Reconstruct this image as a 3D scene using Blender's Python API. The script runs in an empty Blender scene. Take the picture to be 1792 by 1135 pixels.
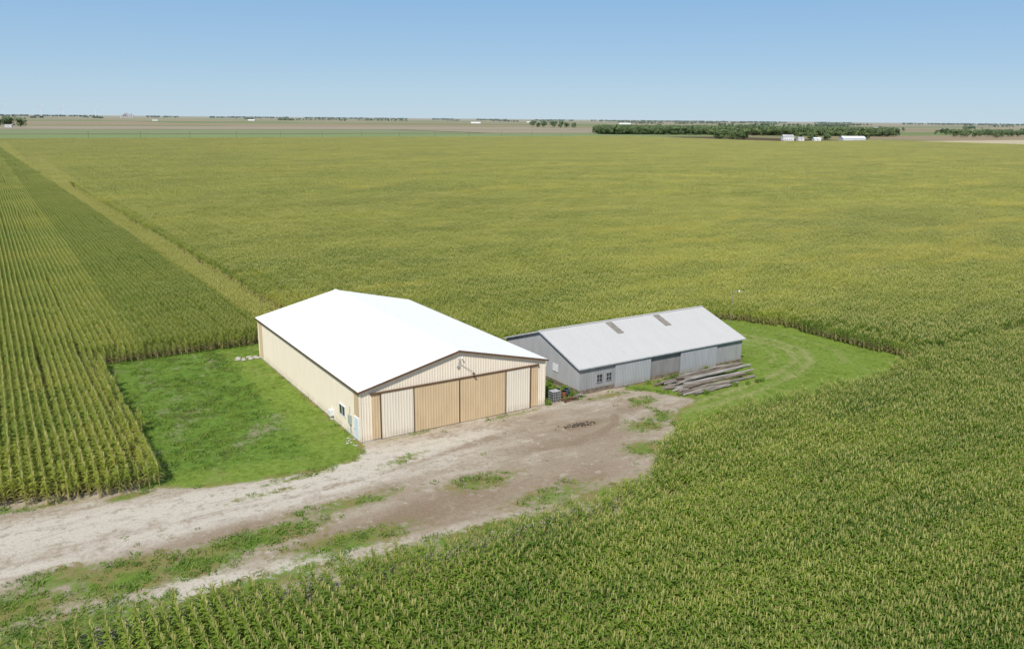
import bpy, math, random
import numpy as np
from mathutils import Vector, Matrix
random.seed(7); RS=np.random.RandomState(11)
scene=bpy.context.scene
col=scene.collection
R=math.radians
# ---------------------------------------------------------------- helpers
def link(o,parent=None):
    col.objects.link(o)
    if parent is not None: o.parent=parent
    return o
def mesh_from(name,v,f,mats=(),smooth=False,mi=None):
    me=bpy.data.meshes.new(name); me.from_pydata([tuple(p) for p in v],[],f)
    for m in mats: me.materials.append(m)
    if mi is not None: me.polygons.foreach_set('material_index',mi)
    if smooth: me.polygons.foreach_set('use_smooth',[True]*len(f))
    me.update(); return me
class MB:
    def __init__(s): s.v=[]; s.f=[]
    def quad(s,*p):
        b=len(s.v); s.v+= [tuple(q) for q in p]; s.f.append(tuple(range(b,b+len(p))))
    def box(s,x0,x1,y0,y1,z0,z1):
        b=len(s.v)
        s.v+=[(x0,y0,z0),(x1,y0,z0),(x1,y1,z0),(x0,y1,z0),(x0,y0,z1),(x1,y0,z1),(x1,y1,z1),(x0,y1,z1)]
        s.f+=[(b+3,b+2,b+1,b),(b+4,b+5,b+6,b+7),(b,b+1,b+5,b+4),(b+1,b+2,b+6,b+5),(b+2,b+3,b+7,b+6),(b+3,b,b+4,b+7)]
        return s
    def beam(s,p,q,w,h,up=(0,0,1)):
        p=Vector(p);q=Vector(q);d=(q-p).normalized();side=d.cross(Vector(up)).normalized();u=side.cross(d)
        a=side*w/2;c=u*h/2;b=len(s.v)
        for e in (p,q): s.v+=[tuple(e-a-c),tuple(e+a-c),tuple(e+a+c),tuple(e-a+c)]
        s.f+=[(b,b+1,b+2,b+3),(b+7,b+6,b+5,b+4),(b,b+4,b+5,b+1),(b+1,b+5,b+6,b+2),(b+2,b+6,b+7,b+3),(b+3,b+7,b+4,b)]
    def tube(s,p,q,r0,r1,n=10,cap=True):
        p=Vector(p);q=Vector(q);d=(q-p).normalized()
        t=Vector((0,0,1)) if abs(d.z)<.9 else Vector((1,0,0))
        a=d.cross(t).normalized();c=d.cross(a);b=len(s.v)
        for e,r in ((p,r0),(q,r1)):
            for i in range(n):
                t=2*math.pi*i/n; s.v.append(tuple(e+(a*math.cos(t)+c*math.sin(t))*r))
        for i in range(n):
            j=(i+1)%n; s.f.append((b+i,b+j,b+n+j,b+n+i))
        if cap: s.f.append(tuple(b+i for i in range(n))[::-1]); s.f.append(tuple(b+n+i for i in range(n)))
    def ribbed(s,A,B,top,n,z0=0.,spacing=.3,depth=.03,extra=()):
        A=Vector(A);B=Vector(B);L=(B-A).length;d=(B-A)/L;n=Vector(n)
        pr=[];k=0.
        while k<L:
            for o,h in ((0,0),(spacing-.09,0),(spacing-.065,depth),(spacing-.025,depth)):
                if k+o<L: pr.append((k+o,h))
            k+=spacing
        pr.append((L,0))
        for e in extra: pr.append((e,0))
        pr.sort()
        b=len(s.v)
        for t,h in pr:
            P=A+d*t+n*h
            s.v.append((P.x,P.y,z0)); s.v.append((P.x,P.y,top(t)))
        for i in range(len(pr)-1):
            s.f.append((b+2*i,b+2*i+2,b+2*i+3,b+2*i+1))
        return s
    def obj(s,name,mat,parent=None,label=None,smooth=False,loc=None):
        me=mesh_from(name,s.v,s.f,[mat] if mat else [],smooth)
        if loc is not None: me.transform(Matrix.Translation(-Vector(loc)))
        o=bpy.data.objects.new(name,me)
        if label: o['label']=label
        link(o)
        if loc is not None: o.location=loc
        if parent is not None:
            o.parent=parent; o.matrix_parent_inverse=Matrix.Translation(-Vector(parent.location))
        return o
def thing(name,loc,label,cat,group=None):
    e=bpy.data.objects.new(name,None); e.location=loc; e.empty_display_size=.5
    e['label']=label; e['category']=cat
    if group: e['group']=group
    link(e); return e
# node helpers
def newmat(name):
    m=bpy.data.materials.new(name); m.use_nodes=True; nt=m.node_tree
    return m,nt,nt.nodes['Principled BSDF']
def nd(nt,typ,ins=None,**pr):
    n=nt.nodes.new(typ)
    for k,v in pr.items(): setattr(n,k,v)
    if ins:
        for k,v in ins.items():
            if isinstance(v,bpy.types.NodeSocket): nt.links.new(v,n.inputs[k])
            else: n.inputs[k].default_value=v
    return n
def math_(nt,op,a,b=0.,c=None,clamp=False):
    n=nt.nodes.new('ShaderNodeMath'); n.operation=op; n.use_clamp=clamp
    for i,v in enumerate((a,b,c)):
        if v is None: continue
        if isinstance(v,bpy.types.NodeSocket): nt.links.new(v,n.inputs[i])
        else: n.inputs[i].default_value=v
    return n.outputs[0]
def mix(nt,f,a,b,mode='MIX'):
    n=nt.nodes.new('ShaderNodeMix'); n.data_type='RGBA'; n.blend_type=mode
    for s,v in ((n.inputs[0],f),(n.inputs[6],a),(n.inputs[7],b)):
        if isinstance(v,bpy.types.NodeSocket): nt.links.new(v,s)
        elif isinstance(v,(tuple,list)): s.default_value=(*v,1) if len(v)==3 else v
        else: s.default_value=v
    return n.outputs[2]
def pos(nt,scale=(1,1,1)):
    g=nt.nodes.new('ShaderNodeNewGeometry')
    if scale==(1,1,1): return g.outputs['Position']
    m=nd(nt,'ShaderNodeVectorMath',{0:g.outputs['Position'],1:scale},operation='MULTIPLY'); return m.outputs[0]
def noise(nt,vec,scale,detail=3,rough=.55):
    return nd(nt,'ShaderNodeTexNoise',{'Vector':vec,'Scale':scale,'Detail':detail,'Roughness':rough}).outputs[0]
def sstep(nt,x,a,b):
    return nd(nt,'ShaderNodeMapRange',{0:x,1:a,2:b,3:0.,4:1.},interpolation_type='SMOOTHSTEP').outputs[0]
def xyz(nt):
    s=nd(nt,'ShaderNodeSeparateXYZ',{0:pos(nt)}); return s.outputs
def haze(nt,c,k=9000.,hc=(.33,.42,.50)):  # aerial haze painted into the base colour, growing with distance from the origin
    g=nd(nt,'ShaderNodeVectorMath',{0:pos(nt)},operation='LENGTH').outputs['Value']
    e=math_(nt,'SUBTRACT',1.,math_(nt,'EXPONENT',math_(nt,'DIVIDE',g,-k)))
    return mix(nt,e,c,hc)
def bump(nt,b,h,strength=.4,dist=.05):
    n=nd(nt,'ShaderNodeBump',{'Height':h,'Strength':strength,'Distance':dist}); nt.links.new(n.outputs[0],b.inputs['Normal'])
def simple(name,c,rough=.6,var=.12,sc=1.5,metal=0.,stretch=(1,1,1),c2=None,spec=.3):
    m,nt,b=newmat(name); v=pos(nt,stretch)
    n=noise(nt,v,sc,5); d=tuple(x*(1-var*2) for x in c) if c2 is None else c2
    cc=mix(nt,sstep(nt,n,.3,.7),d,c); nt.links.new(cc,b.inputs['Base Color'])
    b.inputs['Roughness'].default_value=rough; b.inputs['Metallic'].default_value=metal
    b.inputs['Specular IOR Level'].default_value=spec
    return m
# ---------------------------------------------------------------- world, sun, camera
EL=49; sv=Vector((-.74,-.67,0)).normalized()
w=bpy.data.worlds.new('World'); scene.world=w; w.use_nodes=True; nt=w.node_tree
sky=nd(nt,'ShaderNodeTexSky',sky_type='NISHITA'); sky.sun_disc=False
sky.sun_elevation=R(EL); sky.sun_rotation=math.atan2(sv.x,sv.y); sky.air_density=1.0; sky.dust_density=.2; sky.ozone_density=3.0; sky.altitude=250
tc=nt.nodes.new('ShaderNodeTexCoord'); sp=nd(nt,'ShaderNodeSeparateXYZ',{0:tc.outputs['Generated']})
rp=nd(nt,'ShaderNodeValToRGB',{0:sp.outputs[2]}); e=rp.color_ramp.elements
e[0].position=0.; e[0].color=(4.9,6.5,7.8,1); e[1].position=.6; e[1].color=(1.8,2.7,4.3,1)
for p_,c_ in ((.03,(4.3,6.15,7.8)),(.07,(3.5,5.5,7.7)),(.13,(2.7,4.8,7.5)),(.3,(2.2,3.5,5.6))):
    q=rp.color_ramp.elements.new(p_); q.color=(*c_,1)
mx=mix(nt,.88,sky.outputs[0],rp.outputs[0])
nt.links.new(mx,nt.nodes['Background'].inputs[0]); nt.nodes['Background'].inputs[1].default_value=.10
sl=bpy.data.lights.new('sun','SUN'); sl.energy=4.6; sl.angle=R(.53); sl.color=(1,.955,.88)
so=bpy.data.objects.new('sun',sl); link(so)
so.rotation_euler=(-(sv*math.cos(R(EL))+Vector((0,0,math.sin(R(EL)))))).to_track_quat('-Z','Y').to_euler()
scene.view_settings.view_transform='Standard'; scene.view_settings.look='None'; scene.view_settings.exposure=0
cam=bpy.data.cameras.new('camera'); co=bpy.data.objects.new('camera',cam); link(co); scene.camera=co
cam.sensor_width=36; cam.lens=29.01; cam.clip_start=.5; cam.clip_end=80000
HEAD=R(32.4)
co.matrix_world=Matrix.Translation((0,0,31))@Matrix.Rotation(-HEAD,4,'Z')@Matrix.Rotation(R(90-14.0),4,'X')@Matrix.Rotation(.0094,4,'Z')

# ---------------------------------------------------------------- site layout
def vnoise(x,y,sc,seed=0):
    r=np.random.RandomState(seed); t=r.rand(64,64)
    u=x/sc;v=y/sc;i=np.floor(u).astype(int);j=np.floor(v).astype(int);a=u-i;b=v-j
    a=a*a*(3-2*a);b=b*b*(3-2*b)
    g=lambda p,q:t[p%64,q%64]
    return (g(i,j)*(1-a)+g(i+1,j)*a)*(1-b)+(g(i,j+1)*(1-a)+g(i+1,j+1)*a)*b
F_EDGE=np.array([(-60,52.5),(-2.4,50.2),(3,49.9),(7.8,49.3),(13.8,48.9),(19,48.7),(25.2,47.9),(30.9,47.6),(36.3,47.9),(42,48.3),(45.5,49.3),(48,51.2),(50.5,53.7),(54,55.8),(58.9,57.3),(66,57.5),(78,57.0),(92.7,58.0),(101.5,60.3),(103,62)])
L_EDGE=np.array([(-60,84),(-20,77.5),(-2.1,73.8),(2.2,72.3),(6,71.6),(9.4,71.4),(11,71.4)])
def fe(x): return np.interp(x,F_EDGE[:,0],F_EDGE[:,1])+(vnoise(x+300,x*0+3.,2.6,21)-.5)*1.5
def le(x): return np.interp(x,L_EDGE[:,0],L_EDGE[:,1])
def back(x):
    b=np.where(x<52.5,112.5,np.where(x<95,91.,91.-(np.clip(x-95,0,7)/7)**2*11))
    return b+(vnoise(x+300,x*0+5.,3.1,22)-.5)*1.2
def gapx(y): return np.clip(37.5-.021*(y-150),16,38)
def in_left(x,y,g=-.9):
    return (((x<10.1+(vnoise(y+90,y*0+5.,2.4,23)-.5)*.5)&(y>le(x)))|((x<gapx(y)+g)&(y>112.4)))&(y<1185)
def in_main(x,y,g=.5):
    ex=101.6+(vnoise(y+90,y*0+5.,2.7,24)-.5)*1.4
    m=(x>gapx(y)+g)&(x<1250)&(y<1185)&((x<102)&(y>back(x))|(x>=ex)&(y>61))
    return m&~((x>1000)&(y>840))
def in_front(x,y):
    return (y>8)&(y<np.where(x<101.6,fe(x),60.8))&(x<1250)
def in_view(x,y,marg=12):
    F=x*math.sin(HEAD)+y*math.cos(HEAD); Rr=x*math.cos(HEAD)-y*math.sin(HEAD)
    return (F>18)&(np.abs(Rr)<F*.70+marg)
# ---------------------------------------------------------------- GN scatter
def scatter(name,pts,rot,scl,idx,sources,mat,label,cat,kind='stuff'):
    me=bpy.data.meshes.new(name); me.from_pydata([tuple(p) for p in pts],[],[])
    for nm,arr,t in (('rotz',rot,'FLOAT'),('scl',scl,'FLOAT'),('vidx',idx,'INT')):
        at=me.attributes.new(nm,t,'POINT'); at.data.foreach_set('value',np.asarray(arr,dtype=np.float32 if t=='FLOAT' else np.int32))
    o=bpy.data.objects.new(name,me); link(o)
    o['kind']=kind; o['label']=label; o['category']=cat
    g=bpy.data.node_groups.new(name+'_scatter','GeometryNodeTree')
    g.interface.new_socket('Geometry',in_out='INPUT',socket_type='NodeSocketGeometry')
    g.interface.new_socket('Geometry',in_out='OUTPUT',socket_type='NodeSocketGeometry')
    gi=g.nodes.new('NodeGroupInput'); go=g.nodes.new('NodeGroupOutput')
    j=g.nodes.new('GeometryNodeJoinGeometry')
    for s in reversed(sources):          # join geometry stores the last link first
        oi=g.nodes.new('GeometryNodeObjectInfo'); oi.inputs['Object'].default_value=s
        oi.inputs['As Instance'].default_value=True
        g.links.new(oi.outputs['Geometry'],j.inputs[0])
    def na(nm,t):
        n=g.nodes.new('GeometryNodeInputNamedAttribute'); n.data_type=t; n.inputs[0].default_value=nm
        return n.outputs['Attribute']
    iop=g.nodes.new('GeometryNodeInstanceOnPoints')
    g.links.new(gi.outputs[0],iop.inputs['Points']); g.links.new(j.outputs[0],iop.inputs['Instance'])
    iop.inputs['Pick Instance'].default_value=True
    g.links.new(na('vidx','INT'),iop.inputs['Instance Index'])
    cx=g.nodes.new('ShaderNodeCombineXYZ'); g.links.new(na('rotz','FLOAT'),cx.inputs[2]); g.links.new(cx.outputs[0],iop.inputs['Rotation'])
    g.links.new(na('scl','FLOAT'),iop.inputs['Scale'])
    sm=g.nodes.new('GeometryNodeSetMaterial'); sm.inputs['Material'].default_value=mat
    g.links.new(iop.outputs[0],sm.inputs[0]); g.links.new(sm.outputs[0],go.inputs[0])
    md=o.modifiers.new('scatter','NODES'); md.node_group=g
    me.materials.append(mat)
    return o
def src(name,v,f,part,mat=None):
    me=bpy.data.meshes.new(name); me.from_pydata(v.tolist() if hasattr(v,'tolist') else v,[],f)
    a=me.attributes.new('part','FLOAT','POINT'); a.data.foreach_set('value',np.asarray(part,dtype=np.float32))
    if mat: me.materials.append(mat)
    return bpy.data.objects.new(name,me)
# ---------------------------------------------------------------- corn plants
def corn_plant(rng,lod=0):
    v=[];f=[];p=[]
    H=rng.uniform(1.9,2.22); az0=rng.normal(0,.6)
    if lod==0:
        r=.018
        for z in (0,H):
            for i in range(3):
                t=2.1*i; v.append((r*math.cos(t),r*math.sin(t),z)); p.append(.4)
        for i in range(3): f.append((i,(i+1)%3,3+(i+1)%3,3+i))
    nl=10 if lod==0 else 5
    for k in range(nl):
        z=.35+(H-.45)*k/(nl-1)+rng.uniform(-.06,.06)
        az=az0+math.pi*k+rng.normal(0,.5)
        L=rng.uniform(.5,.78)*(1 if k<nl-2 else .68)*(1.0 if k>1 else .8)
        wd=rng.uniform(.040,.055)*(1 if lod==0 else 1.9)
        dr=rng.uniform(.1,.75) if k<nl-2 else rng.uniform(-.3,.35)
        ca,sa=math.cos(az),math.sin(az)
        prof=((0,0,.6),(.33,.30,1.),(.68,.34-dr*.25,.85),(.98,.20-dr*.75,.0))
        b=len(v)
        for s,h,q in prof:
            cx,cy,cz=ca*s*L,sa*s*L,z+h*L
            if q==0: v.append((cx,cy,cz)); p.append(0.); continue
            v.append((cx-sa*wd*q,cy+ca*wd*q,cz)); v.append((cx+sa*wd*q,cy-ca*wd*q,cz+.01)); p+= [0.,0.]
        f+=[(b,b+1,b+3,b+2),(b+2,b+3,b+5,b+4),(b+4,b+5,b+6)]
    nt_=5 if lod==0 else 2
    for k in range(nt_):
        az=rng.uniform(0,6.28); ln=rng.uniform(.26,.38); sp=0.02 if k==0 else rng.uniform(.08,.17)
        w_=.0125 if lod==0 else .035
        ca,sa=math.cos(az),math.sin(az); b=len(v)
        v+=[(-sa*w_,ca*w_,H-.02),(sa*w_,-ca*w_,H-.02),(ca*sp+sa*w_,sa*sp-ca*w_,H+ln),(ca*sp-sa*w_,sa*sp+ca*w_,H+ln*.98)]
        p+=[1.]*4; f.append((b,b+1,b+2,b+3))
    return np.array(v),f,p
PL=[corn_plant(RS) for _ in range(14)]
PLF=[corn_plant(RS,1) for _ in range(10)]
def assemble(rng,plants,xs,y0,y1,step,jx=.025,drop=.05):
    V=[];Fc=[];P=[];n=0
    for x in xs:
        y=y0+rng.uniform(0,step)
        while y<y1:
            if rng.rand()>drop:
                v,f,p=plants[rng.randint(len(plants))]
                s=rng.uniform(.84,1.1); a=rng.normal(0,.5)
                ca,sa=math.cos(a),math.sin(a)
                q=np.empty_like(v); q[:,0]=(v[:,0]*ca-v[:,1]*sa)*s+x+rng.normal(0,jx); q[:,1]=(v[:,0]*sa+v[:,1]*ca)*s+y; q[:,2]=v[:,2]*s
                V.append(q); Fc+= [tuple(i+n for i in t) for t in f]; P+=p; n+=len(v)
            y+=step*rng.uniform(.85,1.15)
    return np.concatenate(V),Fc,P
S=.76
SEG=[src('corn_segment',*assemble(RS,PL,[0],-S/2,S/2,.19,drop=.0)) for _ in range(8)]
CH=[src('corn_block',*assemble(RS,PL,[(i-2.5)*S for i in range(6)],-3*S,3*S,.19)) for _ in range(8)]
CHF=[src('corn_far_block',*assemble(RS,PLF,[(i-5.5)*S for i in range(12)],-6*S,6*S,.30)) for _ in range(5)]
def fill(inside,x0,x1,y0,y1,rows_x,dfar,far_inside):
    C=6*S; B=12*S
    out={}
    nx=int((x1-x0)/B)+1; ny=int((y1-y0)/B)+1
    gx,gy=np.meshgrid(x0+(np.arange(nx)+.5)*B,y0+(np.arange(ny)+.5)*B); gx=gx.ravel(); gy=gy.ravel()
    k=in_view(gx,gy,20); gx=gx[k];gy=gy[k]
    far=(np.hypot(gx,gy)>dfar)
    any_=np.zeros(len(gx),bool)
    for dx in (-.5,0,.5):
        for dy in (-.5,0,.5): any_|=inside(gx+dx*B,gy+dy*B)
    fk=far&far_inside(gx,gy); out['far']=np.c_[gx[fk],gy[fk]]
    nk=~far&any_; nx_=gx[nk]; ny_=gy[nk]
    cx=np.concatenate([nx_+a*C/2 for a in (-1,1) for b in (-1,1)]); cy=np.concatenate([ny_+b*C/2 for a in (-1,1) for b in (-1,1)])
    ins=np.ones(len(cx),bool); any_=np.zeros(len(cx),bool)
    for dx in (-.5,-.25,0,.25,.5):
        for dy in (-.5,-.25,0,.25,.5):
            q=inside(cx+dx*C,cy+dy*C); ins&=q; any_|=q
    out['ch']=np.c_[cx[ins],cy[ins]]
    pk=any_&~ins; px=cx[pk]; py=cy[pk]
    o=(np.arange(6)-2.5)*S
    sx=(px[:,None,None]+o[None,:,None]+0*o[None,None,:]).ravel(); sy=(py[:,None,None]+0*o[None,:,None]+o[None,None,:]).ravel()
    k=inside(sx+RS.normal(0,.14,len(sx)),sy+RS.normal(0,.14,len(sy)))&(RS.rand(len(sx))>.05)
    out['seg']=np.c_[sx[k],sy[k]]
    return out
def corn_field(name,label,inside,b,rows_x,mat,dfar=330,far_inside=None):
    o=fill(inside,*b,rows_x,dfar,far_inside or inside)
    sg,ch,fr=o['seg'],o['ch'],o['far']
    n1,n2,n3=len(sg),len(ch),len(fr)
    P=np.concatenate([sg,ch,fr]); P=np.c_[P,np.zeros(len(P))]
    base=math.pi/2 if rows_x else 0.
    rot=base+np.pi*RS.randint(0,2,len(P))
    hn=.90+.17*vnoise(P[:,0]+500,P[:,1]+500,17,3)+RS.uniform(-.02,.02,len(P))
    scl=hn; scl[:n1]*=RS.uniform(.68,1.02,n1)
    srcs=SEG+CH+CHF
    idx=np.concatenate([RS.randint(0,len(SEG),n1),len(SEG)+RS.randint(0,len(CH),n2),len(SEG)+len(CH)+RS.randint(0,len(CHF),n3)])
    return scatter(name,P,rot,scl,idx,srcs,mat,label,'corn field')
def corn_mat(name,left=False):
    m,nt,b=newmat(name)
    P=pos(nt)
    X=xyz(nt)
    at=nd(nt,'ShaderNodeAttribute',attribute_name='part').outputs['Fac']
    big=noise(nt,pos(nt,(.6,1.3,0)),.018,4,.6)
    mid=noise(nt,pos(nt,(.45,1.4,0)),.12,6,.75)
    fin=noise(nt,P,1.6,2)
    s=math_(nt,'ADD',math_(nt,'MULTIPLY',big,1.1),math_(nt,'MULTIPLY',mid,1.6))
    s=math_(nt,'ADD',s,math_(nt,'MULTIPLY',fin,.5))
    f_=sstep(nt,s,1.3,1.95)
    if left:
        gl=math_(nt,'SUBTRACT',40.6,math_(nt,'MULTIPLY',X[1],.021))        # field line
        pale=math_(nt,'GREATER_THAN',X[0],math_(nt,'SUBTRACT',gl,6.2))
        darkb=math_(nt,'GREATER_THAN',math_(nt,'ADD',X[0],math_(nt,'MULTIPLY',X[1],.004)),15.2)
        darkb=math_(nt,'MULTIPLY',darkb,math_(nt,'SUBTRACT',1.,pale))
        c=mix(nt,f_,(.19,.28,.034),(.36,.38,.058))
        c=mix(nt,math_(nt,'MULTIPLY',darkb,.45),c,(.13,.205,.027))
        c=mix(nt,math_(nt,'MULTIPLY',pale,.55),c,(.50,.48,.11))
        tas=(.66,.58,.24); tk=math_(nt,'SUBTRACT',.93,math_(nt,'MULTIPLY',darkb,.27))
    else:
        n2=noise(nt,pos(nt,(1,1,0)),.05,3)
        t=sstep(nt,math_(nt,'ADD',X[1],math_(nt,'MULTIPLY',math_(nt,'SUBTRACT',n2,.5),60.)),36.,105.)
        c0=mix(nt,f_,(.11,.195,.025),(.25,.34,.044)); c1=mix(nt,f_,(.16,.25,.033),(.44,.47,.072))
        c=mix(nt,t,c0,c1); tas=(.67,.59,.23); tk=.88
        yp=noise(nt,pos(nt,(.5,1.2,0)),.035,4,.65)
        ym=math_(nt,'ADD',yp,math_(nt,'MULTIPLY',sstep(nt,X[0],60.,180.),.05))
        c=mix(nt,math_(nt,'MULTIPLY',math_(nt,'MULTIPLY',sstep(nt,ym,.57,.68),t),.5),c,(.66,.57,.09))
        dk=noise(nt,pos(nt,(.22,1.8,0)),.16,3,.6)
        c=mix(nt,math_(nt,'MULTIPLY',math_(nt,'MULTIPLY',sstep(nt,dk,.60,.70),t),.6),c,(.10,.18,.026))
    dry=math_(nt,'MULTIPLY',math_(nt,'SUBTRACT',1.,sstep(nt,X[2],.5,1.5)),sstep(nt,fin,.3,.55))
    c=mix(nt,math_(nt,'MULTIPLY',dry,.82),c,(.47,.38,.19))
    tf=math_(nt,'MULTIPLY',math_(nt,'GREATER_THAN',at,.7),tk)
    c=mix(nt,tf,c,mix(nt,.15,tas,c))
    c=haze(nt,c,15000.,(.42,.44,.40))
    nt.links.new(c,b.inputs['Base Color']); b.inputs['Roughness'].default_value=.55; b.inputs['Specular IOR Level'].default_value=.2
    tr=nd(nt,'ShaderNodeBsdfTranslucent',{'Color':mix(nt,.35,c,(.36,.47,.035))})
    ms=nd(nt,'ShaderNodeMixShader',{0:.28,1:b.outputs[0],2:tr.outputs[0]})
    nt.links.new(ms.outputs[0],nt.nodes['Material Output'].inputs[0])
    return m
MM=corn_mat('corn_leaves'); ML=corn_mat('corn_leaves_row_field',True)
corn_field('corn_field','ripening green corn in straight rows beside the mown lot',in_left,(-120,38.5,60,1200),False,ML,420,lambda x,y:in_left(x,y,3.5))
corn_field('corn_field','wide ripening corn field stretching behind the sheds',in_main,(15,1260,57,1200),True,MM,330,lambda x,y:in_main(x,y,-1.5))
corn_field('corn_field','dense green tasselled corn along the gravel yard',in_front,(-40,1000,8,66),False,MM)

# ---------------------------------------------------------------- ground
m,nt,b=newmat('ground_soil')
X=xyz(nt)
cell=nd(nt,'ShaderNodeCombineXYZ',{0:math_(nt,'FLOOR',math_(nt,'DIVIDE',math_(nt,'ADD',X[0],130.),805.)),1:math_(nt,'FLOOR',math_(nt,'DIVIDE',math_(nt,'ADD',X[1],-1215.+403*20),403.)),2:9.3})
wn=nd(nt,'ShaderNodeTexWhiteNoise',{'Vector':cell.outputs[0]}).outputs['Value']
cr=nd(nt,'ShaderNodeValToRGB',{0:wn}); r=cr.color_ramp; r.interpolation='CONSTANT'
pal=[(0,(.13,.20,.04)),(.20,(.24,.21,.09)),(.34,(.32,.23,.14)),(.52,(.11,.16,.035)),(.64,(.23,.21,.08)),(.74,(.30,.22,.13)),(.92,(.17,.24,.055))]
r.elements[0].color=(*pal[0][1],1); r.elements[1].position=pal[1][0]; r.elements[1].color=(*pal[1][1],1)
for p_,c_ in pal[2:]:
    e=r.elements.new(p_); e.color=(*c_,1)
st=noise(nt,pos(nt,(.3,1,1)),.02,5)
c=mix(nt,math_(nt,'MULTIPLY',st,.4),cr.outputs[0],(.16,.16,.06))
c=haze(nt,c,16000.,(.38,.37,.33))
near=math_(nt,'MULTIPLY',math_(nt,'LESS_THAN',X[0],1250.),math_(nt,'LESS_THAN',X[1],1186.))
soil=mix(nt,noise(nt,pos(nt),1.2,4),(.07,.05,.03),(.14,.10,.06))
c=mix(nt,near,c,soil)
nt.links.new(c,b.inputs['Base Color']); b.inputs['Roughness'].default_value=.95; b.inputs['Specular IOR Level'].default_value=.1
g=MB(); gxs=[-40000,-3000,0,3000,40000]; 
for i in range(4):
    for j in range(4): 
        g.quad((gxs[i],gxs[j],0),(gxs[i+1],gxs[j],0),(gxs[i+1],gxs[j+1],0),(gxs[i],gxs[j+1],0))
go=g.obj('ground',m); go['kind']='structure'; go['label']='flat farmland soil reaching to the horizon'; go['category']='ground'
# neighbouring crop land: a green bean field beyond the corn and tan stubble beside the farmstead
def cropsheet(poly,z,c1,c2,label):
    m,nt,b=newmat('crop_cover'); n=noise(nt,pos(nt,(.25,1,1)),.03,5,.65)
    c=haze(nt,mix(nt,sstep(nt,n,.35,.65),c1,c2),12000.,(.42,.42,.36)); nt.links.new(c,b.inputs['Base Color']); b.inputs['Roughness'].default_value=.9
    g=MB(); g.quad(*[(x,y,z) for x,y in poly]); o=g.obj('crop_land',m); o['kind']='structure'; o['label']=label; o['category']='field'
cropsheet([(-300,1216),(1350,1216),(1350,1500),(-300,1500)],.6,(.13,.20,.04),(.19,.24,.055),'green bean field beyond the corn')
cropsheet([(-300,1520),(900,1520),(900,2000),(-300,2000)],.6,(.14,.18,.045),(.20,.22,.07),'green and yellowing field beyond the corn')
cropsheet([(920,1520),(2100,1520),(2100,2000),(920,2000)],.6,(.26,.21,.11),(.30,.24,.14),'brown ripening field beyond the corn')
cropsheet([(-300,2020),(1700,2020),(1700,2600),(-300,2600)],.6,(.27,.20,.12),(.31,.25,.15),'brown field before the far trees')
cropsheet([(1262,430),(2300,430),(2300,830),(1262,830)],.4,(.46,.38,.22),(.52,.43,.26),'pale tan stubble field by the farmstead')
cropsheet([(-300,1186.5),(2300,1186.5),(2300,1215),(-300,1215)],.3,(.24,.28,.08),(.34,.34,.13),'grassy verge along the field road')

# site sheet ------------------------------------------------------
st_=.4
xs=np.arange(-45,106,st_); ys=np.arange(44,116,st_)
GX,GY=np.meshgrid(xs,ys)
def inpoly(poly):
    r=np.zeros(GX.shape,bool); n=len(poly)
    for i in range(n):
        x1,y1=poly[i];x2,y2=poly[(i+1)%n]
        if y1==y2: continue
        c_=((y1>GY)!=(y2>GY))&(GX<(x2-x1)*(GY-y1)/(y2-y1)+x1); r^=c_
    return r
def blur(a,n=2):
    a=a.astype(float)
    for _ in range(n):
        p=np.pad(a,1,mode='edge'); a=(p[1:-1,1:-1]*2+p[:-2,1:-1]+p[2:,1:-1]+p[1:-1,:-2]+p[1:-1,2:])/6
    return a
def blob(x,y,rx,ry,a=1.,rot=0):
    c_,s_=math.cos(rot),math.sin(rot); dx=GX-x;dy=GY-y
    u=(dx*c_+dy*s_)/rx; v=(-dx*s_+dy*c_)/ry
    return a*np.exp(-(u*u+v*v))
def pline(pts,wd):
    d=np.full(GX.shape,1e9)
    for (x1,y1),(x2,y2) in zip(pts[:-1],pts[1:]):
        L2=(x2-x1)**2+(y2-y1)**2; t=np.clip(((GX-x1)*(x2-x1)+(GY-y1)*(y2-y1))/L2,0,1)
        d=np.minimum(d,np.hypot(GX-x1-t*(x2-x1),GY-y1-t*(y2-y1)))
    return np.exp(-(d/wd)**2)
lawnL=inpoly([(8,71.6),(9.6,71.2),(12.4,69.3),(16,68.4),(22.3,67.4),(26.5,68.0),(28.0,70.5),(28.4,72.2),(28.4,107),(52,107.3),(52,114),(8,114)])
lawnR=inpoly([(82,72),(69,72.2),(62,72.2),(60.5,71.2),(63,69.5),(64.5,66.5),(66,64.3),(62,63.0),(58,60.2),(57,57),(80,56),(104,58),(104,95),(52,95),(52,88.4),(82,88.4)])
gap=inpoly([(50,73),(55.2,73),(55.2,93),(50,108)])
grass=blur(lawnL|lawnR,3)+blur(gap,2)*.75
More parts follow.
